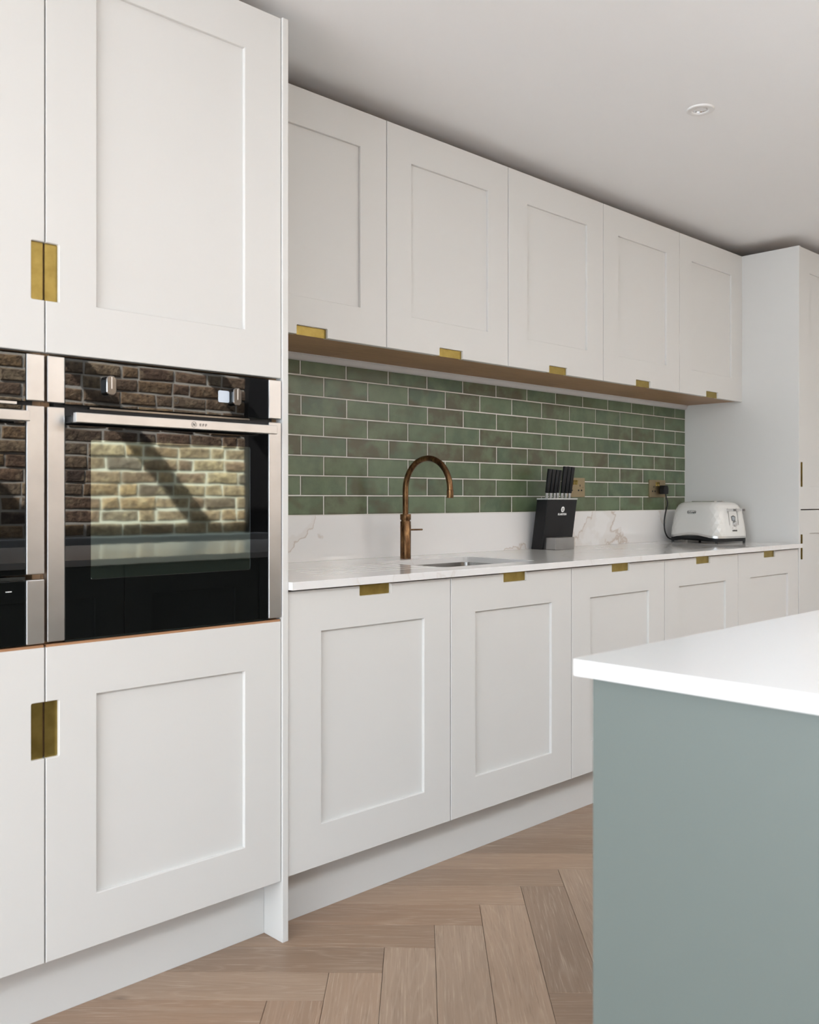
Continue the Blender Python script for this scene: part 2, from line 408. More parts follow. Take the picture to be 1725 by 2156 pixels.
# rooflight: upstand kerb, glazing bars, panes
win = bpy.data.objects.new('window_1', None); C.objects.link(win); win.location = (SKX0, SKY0, CEIL + .12); W[win] = Matrix.Translation(win.location); ST(win)
bm = B(); prism(bm, [rect(SKX0 - .06, SKX1 + .06, SKY0 - .05, SKY1 + .06), rect(SKX0, SKX1, SKY0, SKY1)], CEIL + .12, CEIL + .22, XY); obj('frame', bm, 'trim', win)
for i, bx in enumerate((1.74, 2.64, 3.52)):
    bm = B(); box(bm, bx - .05, bx + .05, SKY0, SKY1, CEIL + .12, CEIL + .20); obj('glazing_bar', bm, 'trim', win)
for a, b in ((.7, 1.69), (1.79, 2.59), (2.69, 3.47), (3.57, 4.8)):
    bm = B(); box(bm, a, b, SKY0, SKY1, CEIL + .19, CEIL + .196); obj('pane', bm, 'pane', win)
# garden doors in the left wall
dr = bpy.data.objects.new('door_1', None); C.objects.link(dr); dr.location = (RX0 - .05, -1.3, 0.02); W[dr] = Matrix.Translation(dr.location); ST(dr)
for a in (-2.95, -1.85, -0.75):
    bm = B(); prism(bm, [rect(a, a + 1.1, .02, 2.22), rect(a + .06, a + 1.04, .09, 2.15)], RX0 - .075, RX0 - .025, YZ); f = obj('door_leaf', bm, 'charcoal', dr)
    bm = B(); box(bm, RX0 - .055, RX0 - .045, a + .06, a + 1.04, .09, 2.15); obj('pane', bm, 'pane', f)

# brick wall opposite, seen mirrored in the oven glass
BRX0, BRX1 = -0.20, RX1
bm = B(); prism(bm, [rect(RX0, BRX0, -.05, CEIL), rect(-2.95, -.35, .02, 2.22)], RY0 - .1, RY0, XZ); ST(obj('wall_front', bm, 'wall'))
dr = bpy.data.objects.new('fill_light_door', None); C.objects.link(dr); dr.location = (-1.65, RY0 - .05, 0.02); W[dr] = Matrix.Translation(dr.location); ST(dr)  # unseen glazed doors, added to let fill light onto the cabinet fronts
for a in (-2.95, -1.65):
    bm = B(); prism(bm, [rect(a, a + 1.3, .02, 2.22), rect(a + .06, a + 1.24, .09, 2.15)], RY0 - .075, RY0 - .025, XZ); f = obj('door_leaf', bm, 'charcoal', dr)
    bm = B(); box(bm, a + .06, a + 1.24, RY0 - .055, RY0 - .045, .09, 2.15); obj('pane', bm, 'pane', f)
bm = B(); box(bm, BRX0, BRX1, RY0 - .1, RY0, -0.05, CEIL); wall_front = ST(obj('wall_front', bm, 'mortar'))
bm = B(); box(bm, 3.44, 3.80, RY0 - .02, RY0 + .05, 0, 2.10); ST(obj('door_3', bm, 'charcoal'))
def brick_bm(bm, cx, cz, l, h, d, rnd):
    n = []
    for sx in (-1, 1):
        for sz in (-1, 1):
            n.append((cx + sx * (l / 2 + rnd.uniform(-.004, .003)), cz + sz * (h / 2 + rnd.uniform(-.004, .003))))
    yb, yf = RY0 - .03, RY0 + d
    vb = [bm.verts.new((x, yb, z)) for x, z in n]; vf = [bm.verts.new((x, yf - .005, z)) for x, z in n]
    k = 0.006
    vt = [bm.verts.new((cx + (x - cx) * (1 - 2 * k / l), yf + rnd.uniform(-.003, .003), cz + (z - cz) * (1 - 2 * k / h))) for x, z in n]
    vc = bm.verts.new((cx + rnd.uniform(-.03, .03), yf + rnd.uniform(-.001, .005), cz + rnd.uniform(-.01, .01)))
    q = (0, 2, 3, 1)
    for i in range(4):
        a, b = q[i], q[(i + 1) % 4]
        bm.faces.new((vb[a], vb[b], vf[b], vf[a])); bm.faces.new((vf[a], vf[b], vt[b], vt[a])); bm.faces.new((vt[a], vt[b], vc))
rnd = random.Random(3); rest = B(); nb = 0
for row in range(int(CEIL / .075)):
    z = row * .075 + .0375; x = BRX0 + (0.1125 if row % 2 else 0) + rnd.uniform(-.02, .02); i = 0
    while x < BRX1 - .05:
        l = .215 if (i + row // 2) % 3 else .1025
        l = min(l, BRX1 - x)
        if 1.55 < x < 3.6 and .80 < z < 2.15:
            bm = B(); brick_bm(bm, x + l / 2, z, l, .064, rnd.uniform(.003, .009), rnd); obj('brick', bm, 'brick', wall_front); nb += 1
        elif z > 0.0: brick_bm(rest, x + l / 2, z, l, .064, rnd.uniform(.003, .009), rnd)
        x += l + .010; i += 1
tag(obj('bricks', rest, 'brick', wall_front), kind='stuff')
bm = B(); box(bm, 0.4, RX1, RY0, RY0 + .14, 0, 0.90); ST(obj('trim_1', bm, 'ledge', bevel=.004))

# herringbone floor
PW, PL, PT = 0.1253, 0.587, 0.0105
R2 = math.sqrt(2)
ax, bx_ = Vector((1 / R2, -1 / R2)), Vector((1 / R2, 1 / R2))
k0 = Vector((1.2377, -0.1985)); A0, B0 = k0.dot(ax), k0.dot(bx_)
def clip(poly, lo, hi, ax_):
    for side, lim in ((0, lo), (1, hi)):
        out = []; n = len(poly)
        ins = (lambda p: p[ax_] >= lim) if side == 0 else (lambda p: p[ax_] <= lim)
        for i in range(n):
            p, q = poly[i], poly[(i + 1) % n]
            if ins(p): out.append(p)
            if ins(p) != ins(q):
                t = (lim - p[ax_]) / (q[ax_] - p[ax_]); out.append((p[0] + t * (q[0] - p[0]), p[1] + t * (q[1] - p[1])))
        poly = out
        if len(poly) < 3: return []
    return poly
planks = []
for m in range(-8, 9):
    for k in range(-50, 60):
        for kind in 'VH':
            if kind == 'V': a0, b0, a1, b1 = A0 + k * PW, B0 + k * PW - PL, A0 + (k + 1) * PW, B0 + k * PW
            else: a0, b0, a1, b1 = A0 + (k + 1) * PW, B0 - PL + k * PW, A0 + (k + 1) * PW + PL, B0 - PL + (k + 1) * PW
            a0 -= m * PL; a1 -= m * PL; b0 += m * PL; b1 += m * PL
            g = 0.0005
            cor = [ax * a + bx_ * b for a, b in ((a0 + g, b0 + g), (a1 - g, b0 + g), (a1 - g, b1 - g), (a0 + g, b1 - g))]
            full = [(p.x, p.y) for p in cor]
            c = (ax * ((a0 + a1) / 2) + bx_ * ((b0 + b1) / 2))
            pl = clip(full, RX0, RX1, 0)
            if pl: pl = clip(pl, RY0, RY1, 1)
            if not pl: continue
            d = bx_ if kind == 'V' else ax
            planks.append(((c - Vector((1.45, -0.55))).length, pl, c, d, len(pl) == 4 and pl == full))
planks.sort(key=lambda t: t[0])
def plank_add(bm, uvl, pl, c, d, org):
    nrm = Vector((-d.y, d.x)); ch = 0.0010
    top, mid, bot = [], [], []
    for p in pl:
        q = Vector(p) - org; v = (Vector(p) - c)
        sx = Vector(p) - c; L = sx.length
        qi = q - sx * (ch / L * 1.2)
        top.append(bm.verts.new((qi.x, qi.y, 0))); mid.append(bm.verts.new((q.x, q.y, -ch))); bot.append(bm.verts.new((q.x, q.y, -PT)))
    fs = [bm.faces.new(top)]; n = len(pl)
    for i in range(n):
        j = (i + 1) % n
        fs.append(bm.faces.new((mid[i], mid[j], top[j], top[i]))); fs.append(bm.faces.new((bot[i], bot[j], mid[j], mid[i])))
    for f in fs:
        for lp in f.loops:
            w = Vector((lp.vert.co.x, lp.vert.co.y)) + org - c
            lp[uvl].uv = (w.dot(d), w.dot(nrm))
rest = B(); ruv = rest.loops.layers.uv.new('UVMap'); cache = {}
floor_top = Vector((0, 0, 0))
for i, (_, pl, c, d, whole) in enumerate(planks):
    if i < 290:
        key = (round(d.x, 3), round(d.y, 3))
        if whole and key in cache:
            o = bpy.data.objects.new('plank', cache[key]); C.objects.link(o)
        else:
            bm = B(); uvl = bm.loops.layers.uv.new('UVMap'); plank_add(bm, uvl, pl, c, d, c)
            me = bpy.data.meshes.new('plank'); bmesh.ops.recalc_face_normals(bm, faces=bm.faces); bm.to_mesh(me); bm.free(); me.materials.append(M['floor'])
            o = bpy.data.objects.new('plank', me); C.objects.link(o)
            if whole: cache[key] = me
        o.parent = floor; o.location = Vector((c.x, c.y, 0)) - W[floor].translation
    else: plank_add(rest, ruv, pl, c, d, Vector((0, 0)))
tag(obj('planks', rest, 'floor', floor), kind='stuff')

# ---------------------------------------------------------------- cabinet doors
DT = 0.020       # door thickness
def door_parts(parent, x0, x1, z0, z1, yf, panel, notch=None, plate=True, name='door', lining=False):
    """shaker door with front at y = yf; notch: ('top'|'bottom'|'left'|'right', a, b, depth)"""
    e = []
    def arc(cx, cz, a0, a1, r=0.003, n=4): return [(cx + r * math.cos(a0 + (a1 - a0) * i / n), cz + r * math.sin(a0 + (a1 - a0) * i / n)) for i in range(n + 1)]
    r = 0.003
    BL, BR, TR, TL = (x0, z0), (x1, z0), (x1, z1), (x0, z1)
    if notch is None: e = [BL, BR, TR, TL]; pb = None
    else:
        side, a, b, dp = notch
        if side == 'top':
            e = [BL, BR, TR, (b, z1)] + [(b, z1 - dp + r)] + arc(b - r, z1 - dp + r, 0, -PI / 2) + arc(a + r, z1 - dp + r, -PI / 2, -PI) + [(a, z1), TL]; pb = (a - .012, b + .012, z1 - dp - .010, z1 + .001)
        elif side == 'bottom':
            e = [BL, (a, z0)] + arc(a + r, z0 + dp - r, PI, PI / 2) + arc(b - r, z0 + dp - r, PI / 2, 0) + [(b, z0), BR, TR, TL]; pb = (a - .020, b + .012, z0 - .0005, z0 + dp + .010)
        elif side == 'left':
            e = [BL, BR, TR, TL, (x0, b)] + arc(x0 + dp - r, b - r, PI / 2, 0) + arc(x0 + dp - r, a + r, 0, -PI / 2) + [(x0, a)]; pb = (x0 + .0005, x0 + dp + .012, a - .010, b + .010)
        else:
            e = [BL, BR, (x1, a)] + arc(x1 - dp + r, a + r, -PI / 2, -PI) + arc(x1 - dp + r, b - r, PI, PI / 2) + [(x1, b), TR, TL]; pb = (x1 - dp - .012, x1 - .0005, a - .010, b + .010)
    clean = []
    for p in e:
        if not clean or (abs(p[0] - clean[-1][0]) + abs(p[1] - clean[-1][1])) > 1e-6: clean.append(p)
    px0, px1, pz0, pz1 = panel
    bm = B(); prism(bm, [clean, rect(px0, px1, pz0, pz1)], yf, yf + DT, XZ, ch=0.0013)
    d = obj(name, bm, 'paint', parent)
    bm = B(); box(bm, px0 - .004, px1 + .004, yf + .009, yf + DT - .002, pz0 - .004, pz1 + .004)
    obj('center_panel', bm, 'paint', d)
    if pb and plate:
        bm = B(); box(bm, pb[0], pb[1], yf + .0085, yf + .0105, pb[2], pb[3])
        if lining: box(bm, x0 + notch[3] - .0012, x0 + notch[3] + .0006, yf + .0008, yf + .009, notch[1], notch[2])
        tag(obj('pull_plate', bm, 'brass', d), label='brushed brass plate behind the cut-out pull')
    return d
def carcass(parent, x0, x1, y0, y1, z0, z1, top=True, mat='oak'):
    bm = B(); t = .018
    box(bm, x0, x0 + t, y0, y1, z0, z1); box(bm, x1 - t, x1, y0, y1, z0, z1); box(bm, x0 + t, x1 - t, y0, y1, z0, z0 + t)
    box(bm, x0 + t, x1 - t, y1 - .008, y1, z0 + t, z1)
    if top: box(bm, x0 + t, x1 - t, y0, y1 - .008, z1 - t, z1)
    else: box(bm, x0 + t, x1 - t, y0, y0 + .06, z1 - .016, z1)
    return obj('carcass', bm, mat, parent)

XB = 1.443; UW = 0.600; G = 0.0015
# base cabinets
BZ0, BZ1 = 0.158, 0.8745
def base_cabinet(i, label):
    x0 = XB + i * UW
    t = thing('base_cabinet', label, 'cabinet', (x0 + UW / 2, 0.3, 0.158), 0, 'white base cabinets under the worktop')
    carcass(t, x0 + .0005, x0 + UW - .0005, .0225, .59, BZ0, .8785, top=False)
    xc = x0 + UW / 2
    door_parts(t, x0 + G, x0 + UW - G, BZ0, BZ1, 0.0, (x0 + .110, x0 + UW - .112, .267, .766), ('top', xc - .0575, xc + .0575, .027))
    return t
bl = ['white shaker base cabinet beside the tall oven housing', 'white shaker base cabinet beneath the sink',
      'white shaker base cabinet beneath the black knife block', 'white shaker base cabinet second from the tall fridge cabinet',
      'white shaker base cabinet in the corner beneath the toaster']
c0 = base_cabinet(0, bl[0])
for i in range(1, 5):
    copy_tree(c0, (XB + i * UW + UW / 2, 0.3, 0.158), bl[i])
# wall cabinets
UY, UZ0, UZ1 = 0.281, 1.5895, 2.309
XU = 1.4467
def wall_cabinet(i, label):
    x0 = XU + i * UW
    t = thing('wall_cabinet', label, 'cabinet', (x0 + UW / 2, 0.45, 1.592), 0, 'white wall cabinets over the green tiles')
    carcass(t, x0 + .0004, x0 + UW - .0004, UY + .0225, .5985, 1.593, UZ1 - .002)
    xc = x0 + UW / 2
    door_parts(t, x0 + G, x0 + UW - G, UZ0, UZ1, UY, (x0 + .110, x0 + UW - .112, 1.701, 2.198), ('bottom', xc - .0575, xc + .0575, .027))
    return t
ul = ['white wall cabinet partly hidden behind the tall oven housing', 'white wall cabinet above the brown tap and sink',
      'white wall cabinet between the ones over the tap and over the knife block socket', 'white wall cabinet above the brass socket behind the knife block',
      'white wall cabinet in the corner above the toaster']
u0 = wall_cabinet(0, ul[0])
for i in range(1, 5): copy_tree(u0, (XU + i * UW + UW / 2, 0.45, 1.592), ul[i])

# tall housings for the built-in appliances
TX = XB - .018                     # right face of the right housing
def tall_housing(x0, label, notch_side):
    x1 = x0 + UW
    t = thing('tall_cabinet', label, 'cabinet', (x0 + UW / 2, 0.3, 0.15), 0, 'tall appliance housings')
    bm = B(); e = .0005
    box(bm, x0 + e, x0 + .018, .0225, .59, .150, 2.307); box(bm, x1 - .018, x1 - e, .0225, .59, .150, 2.307)
    box(bm, x0 + .018, x1 - .018, .58, .59, .150, 2.307)
    for z in (.150, 1.4095, 2.289): box(bm, x0 + .018, x1 - .018, .0225, .58, z, z + .018)
    obj('carcass', bm, 'oak', t)
    bm = B(); box(bm, x0 + .003, x1 - .003, .002, .58, .7935, .8085); obj('oven_shelf', bm, 'oakedge', t)
    n1 = (notch_side, 1.5165, 1.6365, .0275); n2 = (notch_side, .5745, .691, .0275)
    door_parts(t, x0 + G, x1 - G, 1.410, 2.309, 0, (x0 + .112, x1 - .110, 1.519, 2.200), n1)
    door_parts(t, x0 + G, x1 - G, .1535, .8035 - .0005, 0, (x0 + .112, x1 - .110, .266, .692), n2)
    return t
HR = TX - UW; HL = HR - UW
tall_housing(HR, 'tall white cabinet housing the single oven with stainless side trims', 'left')
tall_housing(HL, 'tall white cabinet housing the compact oven and warming drawer', 'right')
bm = B(); box(bm, TX, XB, -.0045, .598, 0, 2.311); tag(obj('end_panel', bm, 'paint', bevel=.0012), 'tall white end panel between the oven housing and the worktop run', 'end panel')
bm = B(); box(bm, HL - .018, HL, -.002, .598, 0, 2.311); tag(obj('end_panel', bm, 'paint', bevel=.0012), 'tall white end panel beside the compact oven housing', 'end panel')
# plinths
bm = B(); box(bm, HL, TX - .0005, .074, .092, 0, .149); tag(obj('plinth', bm, 'paint', bevel=.0006), 'white plinth under the tall oven housings', 'plinth')
bm = B(); box(bm, XB + .0005, XB + 5 * UW, .086, .104, 0, .157); tag(obj('plinth', bm, 'paint', bevel=.0006), 'white plinth under the run of base cabinets', 'plinth')
# tall fridge housing at the far end
FX = XB + 5 * UW + .001
bm = B(); box(bm, FX, FX + .018, -.0035, .598, 0, 2.309); tag(obj('end_panel', bm, 'paint', bevel=.0012), 'tall white end panel closing the worktop beside the toaster', 'end panel')
t = thing('tall_cabinet', 'tall white fridge cabinet with two stacked doors beyond the toaster', 'cabinet', (FX + .318, .3, .15), 0, 'tall appliance housings')
carcass(t, FX + .0185, FX + .618, .0225, .59, .15, 2.307)
fx0, fx1 = FX + .0195, FX + .617
door_parts(t, fx0, fx1, 1.0615, 2.309, 0, (fx0 + .108, fx1 - .110, 1.171, 2.198), ('left', 1.168, 1.286, .0275), lining=True)
door_parts(t, fx0, fx1, .158, 1.0565, 0, (fx0 + .108, fx1 - .110, .267, .945), ('left', .822, .9415, .0275), lining=True)
bm = B(); box(bm, FX + .0185, RX1, .080, .098, 0, .149); tag(obj('plinth', bm, 'paint'), 'white plinth under the tall fridge cabinet', 'plinth')

# ---------------------------------------------------------------- worktop, upstand, sink
WZ = 0.900
SX0, SX1, SY0, SY1 = 2.100, 2.560, 0.080, 0.415
hole = rrect(SX0, SX1, SY0, SY1, .030, 6)
grooves = [rrect(1.62 + .02 * i, SX0 - .004, y - .0035, y + .0035, .0034, 3) for i, y in enumerate((.115, .170, .225, .280, .335))]
bm = B(); ox0, ox1, oy0, oy1 = XB + .0008, XB + 5 * UW, -.0205, .598
prism(bm, [rect(ox0, ox1, oy0, oy1), hole], .880, .8965, XY)
top = B(); prism(top, [rect(ox0, ox1, oy0, oy1), hole] + grooves, WZ, .8965, XY, ch=.0011)
# join the two layers into one slab without the face between them
tm = bpy.data.meshes.new('tmp'); top.to_mesh(tm); top.free(); bm.from_mesh(tm); bpy.data.meshes.remove(tm)
wt = tag(obj('worktop', bm, 'quartztop'), 'white veined quartz worktop with drainer grooves and sink cut-out', 'worktop')
bm = B(); box(bm, XB + .0005, XB + 5 * UW, .576, .598, WZ, 1.0535); tag(obj('upstand', bm, 'quartz', bevel=.0008), 'white veined quartz upstand along the wall below the green tiles', 'upstand')
bm = B()
def loft(bm, rings):
    rs = [[bm.verts.new(p) for p in r] for r in rings]
    for a, b in zip(rs, rs[1:]):
        n = len(a)
        for k in range(n): bm.faces.new((a[k], a[(k + 1) % n], b[(k + 1) % n], b[k]))
    return rs
def ring(x0, x1, y0, y1, r, z, n=6): return [(x, y, z) for x, y in rrect(x0, x1, y0, y1, r, n)]
s = thing('sink', 'stainless steel undermount sink bowl let into the quartz worktop', 'sink', (2.33, .25, .70))
e = .004
rs = loft(bm, [ring(SX0 - .018, SX1 + .018, SY0 - .018, SY1 + .018, .03, .8795), ring(SX0 - e, SX1 + e, SY0 - e, SY1 + e, .032, .8795), ring(SX0 - e + .004, SX1 + e - .004, SY0, SY1, .034, .72), ring(SX0 + .02, SX1 - .02, SY0 + .02, SY1 - .02, .03, .700)])
bm.faces.new(rs[-1]); 
obj('bowl', bm, 'sinksteel', s, smooth=True)
bm = B(); lathe(bm, [(.045, .7008), (.043, .7035), (.030, .7025), (.0005, .7015)], (2.33, .25, 0), 28); obj('drain', bm, 'chrome', s, smooth=True)

# tap
TXc, TYc = 2.317, 0.475
tp = thing('kitchen_tap', 'patinated brown brass tap with tall curved swivel spout behind the sink', 'tap', (TXc, TYc, WZ))
bm = B(); lathe(bm, [(.0001, 0), (.0192, 0), (.0192, .0005), (.0188, .001), (.0188, .130), (.0182, .131), (.0001, .131)], (TXc, TYc, WZ), 40); obj('body', bm, 'patina', tp, smooth=True)
bm = B(); lathe(bm, [(.0160, .131), (.0160, .136)], (TXc, TYc, WZ), 32); obj('swivel_gap', bm, 'patina', tp, smooth=True)
bm = B(); lathe(bm, [(.0001, .136), (.0186, .136), (.0192, .137), (.0192, .155), (.0186, .156), (.0001, .156)], (TXc, TYc, WZ), 40); obj('collar', bm, 'patina', tp, smooth=True)
ar, az = .1075, 1.1415
pts = [(TXc, TYc, 1.050), (TXc, TYc, 1.09)] + [(TXc, TYc - ar + ar * math.cos(a), az + ar * math.sin(a)) for a in [PI * i / 32 for i in range(33)]] + [(TXc, TYc - 2 * ar, 1.136)]
bm = B(); tube(bm, pts, .0102, 24); obj('spout', bm, 'patina', tp, smooth=True)
bm = B(); lathe(bm, [(.0075, 1.1125), (.0112, 1.1125), (.0116, 1.114), (.0116, 1.139), (.0108, 1.140), (.0001, 1.140)], (TXc, TYc - 2 * ar, 0), 30); obj('outlet', bm, 'patina', tp, smooth=True)
bm = B(); tube(bm, [(TXc + .014, TYc - .004, 1.001), (TXc + .064, TYc - .018, 1.001), (TXc + .066, TYc - .0186, 1.001)], [.0031, .0031, .002], 14); obj('lever', bm, 'patina', tp, smooth=True)
bm = B(); box(bm, TXc + .0168, TXc + .0192, TYc - .008, TYc - .003, 1.0, 1.017); obj('lever_slot_strip', bm, 'patina', tp)

# ---------------------------------------------------------------- green tile splashback (on wall_back)
TPX, TPZ = 0.2000, 0.0669
TW, THh = .1972, .0640
bm = B(); box(bm, XB, FX, .5916, .601, 1.045, 1.5925); obj('grout', bm, 'grout', wall_back)
tc = {}
rt = random.Random(11)
for r in range(8):
    zb = 1.0540 + r * TPZ; base = (2.0420 if r % 2 == 0 else 1.9440) + rt.uniform(-.002, .002)
    k = -4
    while True:
        a = base + k * TPX; k += 1
        if a > FX - .008: break
        x0, x1 = max(a + .0017, XB + .001), min(a + TPX - .0017, FX - .0015)
        if x1 - x0 < .012: continue
        z0, z1 = zb + .0018, min(zb + TPZ - .0018, 1.592)
        key = (round(x1 - x0, 4), round(z1 - z0, 4)); cx, cz = (x0 + x1) / 2, (z0 + z1) / 2
        if key not in tc:
            bm = B(); w, h = (x1 - x0) / 2, (z1 - z0) / 2; ch = .0012
            ys = [(.004, 0), (-.0022, 0), (-.0034, ch)]
            rr = [[bm.verts.new((sx * (w - i), y, sz * (h - i))) for sx, sz in ((-1, -1), (1, -1), (1, 1), (-1, 1))] for y, i in ys]
            for p, q in zip(rr, rr[1:]):
                for j in range(4): bm.faces.new((p[j], p[(j + 1) % 4], q[(j + 1) % 4], q[j]))
            bm.faces.new(rr[-1]); bmesh.ops.recalc_face_normals(bm, faces=bm.faces)
            me = bpy.data.meshes.new('tile'); bm.to_mesh(me); bm.free(); me.materials.append(M['tile']); tc[key] = me
        o = bpy.data.objects.new('tile', tc[key]); C.objects.link(o); o.parent = wall_back
        o.location = Vector((cx, .5940 + rt.uniform(-.0004, .0004), cz)) - W[wall_back].translation
        o.rotation_euler = (rt.uniform(-.004, .004), rt.uniform(-.003, .003), rt.uniform(-.002, .002))
# moulded trim under the wall cabinets
prof = [(.598, 1.5925), (.572, 1.5925), (.572, 1.589), (.574, 1.588)] + [(.5745 + .0175 * math.sin(a), 1.5705 + .0175 * math.cos(a) - .0) for a in [PI / 2 * i / 6 for i in range(7)]][0:0]
prof += [(.575 + .017 * (1 - math.cos(a)), 1.588 - .018 * math.sin(a)) for a in [PI / 2 * i / 7 for i in range(8)]] + [(.598, 1.570)]
bm = B(); prism(bm, [prof], XB + .001, FX - .001, lambda u, v, a: (a, u, v)); ST(obj('trim_2', bm, 'trim'))

# ---------------------------------------------------------------- built-in ovens
def face_text(s, size, x, y, z, mat, parent, name='lettering', bold=0.0, sx=1.0, shear=0.0):
    m = Matrix.Translation(Vector((x, y, z)) - W[parent].translation) @ Matrix.Rotation(PI / 2, 4, 'X') @ Matrix.Diagonal((sx, 1, 1, 1))
    return text(name, s, size, mat, parent, m, 0.0003, shear, bold)
def ring_mark(name, cx, y, cz, r0, r1, mat, parent, n=28):
    bm = B(); out = [(cx + r1 * math.cos(2 * PI * i / n), cz + r1 * math.sin(2 * PI * i / n)) for i in range(n)]
    inn = [(cx + r0 * math.cos(2 * PI * i / n), cz + r0 * math.sin(2 * PI * i / n)) for i in range(n)]
    prism(bm, [out, inn], y, y + .0003, XZ); return obj(name, bm, mat, parent)
def oven_trim(t, x0, x1, z0, z1, y=-.003):
    bm = B(); box(bm, x0, x1, y, .018, z0, z1); return tag(obj('side_trim', bm, 'steel', t, bevel=.0016), label='brushed stainless side trim')
def bar_handle(t, x0, x1, zc, mark=None):
    bm = B(); box(bm, x0, x1, -.047, -.034, zc - .0105, zc + .0105); h = obj('handle', bm, 'steel', t, bevel=.0015); tag(h, label='brushed stainless bar handle')
    for xx in (x0 + .012, x1 - .030):
        bm = B(); box(bm, xx, xx + .018, -.034, .004, zc - .008, zc + .008); obj('bracket', bm, 'steel', h, bevel=.001)
    return h
OX0, OX1 = HR + .003, HR + .597           # 594 mm wide
o1 = thing('built_in_oven', 'single black glass oven with stainless side trims and bar handle', 'oven', ((OX0 + OX1) / 2, .25, .812))
bm = B(); box(bm, OX0 + .02, OX1 - .02, .010, .555, .812, 1.4045); obj('oven_body', bm, 'dark', o1)
TRW = .0368
for zz0, zz1 in ((1.3075, 1.4035), (.8135, 1.2985)):
    oven_trim(o1, OX0, OX0 + TRW, zz0, zz1); oven_trim(o1, OX1 - TRW, OX1, zz0, zz1)
gx0, gx1 = OX0 + TRW + .0012, OX1 - TRW - .0012
bm = B(); box(bm, gx0, gx1, -.001, .012, 1.3060, 1.4030); cp = obj('control_panel', bm, 'blackglass', o1, bevel=.0008)
WX0, WX1, WZ0, WZ1 = .9231, 1.3300, .938, 1.2345
bm = B(); prism(bm, [rect(gx0, gx1, .8145, 1.2815), rrect(WX0, WX1, WZ0, WZ1, .004, 3)], -.001, .012, XZ); dg = obj('door_glass', bm, 'blackglass', o1, bevel=.0008)
bm = B(); prism(bm, [rrect(WX0, WX1, WZ0, WZ1, .004, 3)], -.0009, .008, XZ); obj('door_window', bm, 'ovenwindow', dg)
bm = B(); box(bm, gx0, gx1, .002, .012, 1.2820, 1.2985); obj('door_top_rail', bm, 'blackplastic', o1)
bm = B(); box(bm, gx0 + .055, gx1 - .055, .000, .010, 1.2995, 1.3035); obj('vent_slot', bm, 'darkchrome', o1)
bm = B(); box(bm, gx0, gx1, -.0005, .012, .8105, .8140); obj('door_bottom_edge', bm, 'darkchrome', o1)
h1 = bar_handle(o1, .8685, 1.3785, 1.2765)
ring_mark('emblem', 1.146, -.0474, 1.2765, .0060, .0068, 'darkprint', h1)
face_text('N', .0095, 1.146, -.0473, 1.2765, 'darkprint', h1, bold=.0002)
face_text('E F F', .0078, 1.170, -.0473, 1.2763, 'darkprint', h1, bold=.0003, sx=1.25)
for kx, nm in ((.9636, 'knob'), (1.2850, 'knob')):
    bm = B(); prism(bm, [rrect(kx - .0115, kx + .0115, 1.3315, 1.3730, .009, 6)], -.015, 0, XZ, ch=.0015); kb = obj(nm, bm, 'darkchrome', o1, smooth=True); tag(kb, label='polished steel control knob')
    bm = B(); box(bm, kx - .0012, kx + .0012, -.0154, -.0148, 1.345, 1.3705); obj('pointer', bm, 'steel', kb)
bm = B(); prism(bm, [rrect(1.2395, 1.2700, 1.3375, 1.3655, .004, 4)], -.0018, 0, XZ); tag(obj('display', bm, 'display', o1), label='pale blue display beside the right knob')
ring_mark('emblem', 1.127, -.0014, 1.332, .0055, .0063, 'greyprint', cp)

LX1 = HL + .597; LX0 = HL + .003
o2 = thing('compact_oven', 'compact black glass oven with stainless trims in the neighbouring tall housing', 'oven', ((LX0 + LX1) / 2, .25, .953))
bm = B(); box(bm, LX0 + .02, LX1 - .02, .010, .555, .953, 1.4045); obj('oven_body', bm, 'dark', o2)
for zz0, zz1 in ((1.3085, 1.4035), (.9545, 1.2985)):
    oven_trim(o2, LX0, LX0 + TRW, zz0, zz1); oven_trim(o2, LX1 - TRW, LX1, zz0, zz1)
lx0, lx1 = LX0 + TRW + .0012, LX1 - TRW - .0012
bm = B(); box(bm, lx0, lx1, -.001, .012, 1.3060, 1.4030); obj('control_panel', bm, 'blackglass', o2, bevel=.0008)
bm = B(); box(bm, lx0, lx1, -.001, .012, .9545, 1.2985); obj('door_glass', bm, 'blackglass', o2, bevel=.0008)
bm = B(); box(bm, lx0 + .055, lx1 - .018, -.002, .010, 1.2995, 1.3045); obj('vent_slot', bm, 'steel', o2)
bar_handle(o2, LX0 + .045, LX1 - .047, 1.2735)
o3 = thing('warming_drawer', 'black glass warming drawer with stainless trims below the compact oven', 'drawer', ((LX0 + LX1) / 2, .25, .8095))
bm = B(); box(bm, LX0 + .02, LX1 - .02, .012, .555, .8095, .940); obj('drawer_body', bm, 'dark', o3)
oven_trim(o3, LX0, LX0 + TRW, .812, .9435); oven_trim(o3, LX1 - TRW, LX1, .812, .9435)
bm = B(); box(bm, lx0, lx1, -.001, .012, .8115, .9425); dgl = obj('drawer_front', bm, 'blackglass', o3, bevel=.0008)
bm = B(); box(bm, LX1 - .078, LX1 - .066, -.0013, -.0009, .9215, .9230); obj('mark', bm, 'whiteprint', dgl)
bm = B(); box(bm, lx0, lx1, .001, .010, .9435, .9505); obj('finger_rail', bm, 'darkchrome', o3)

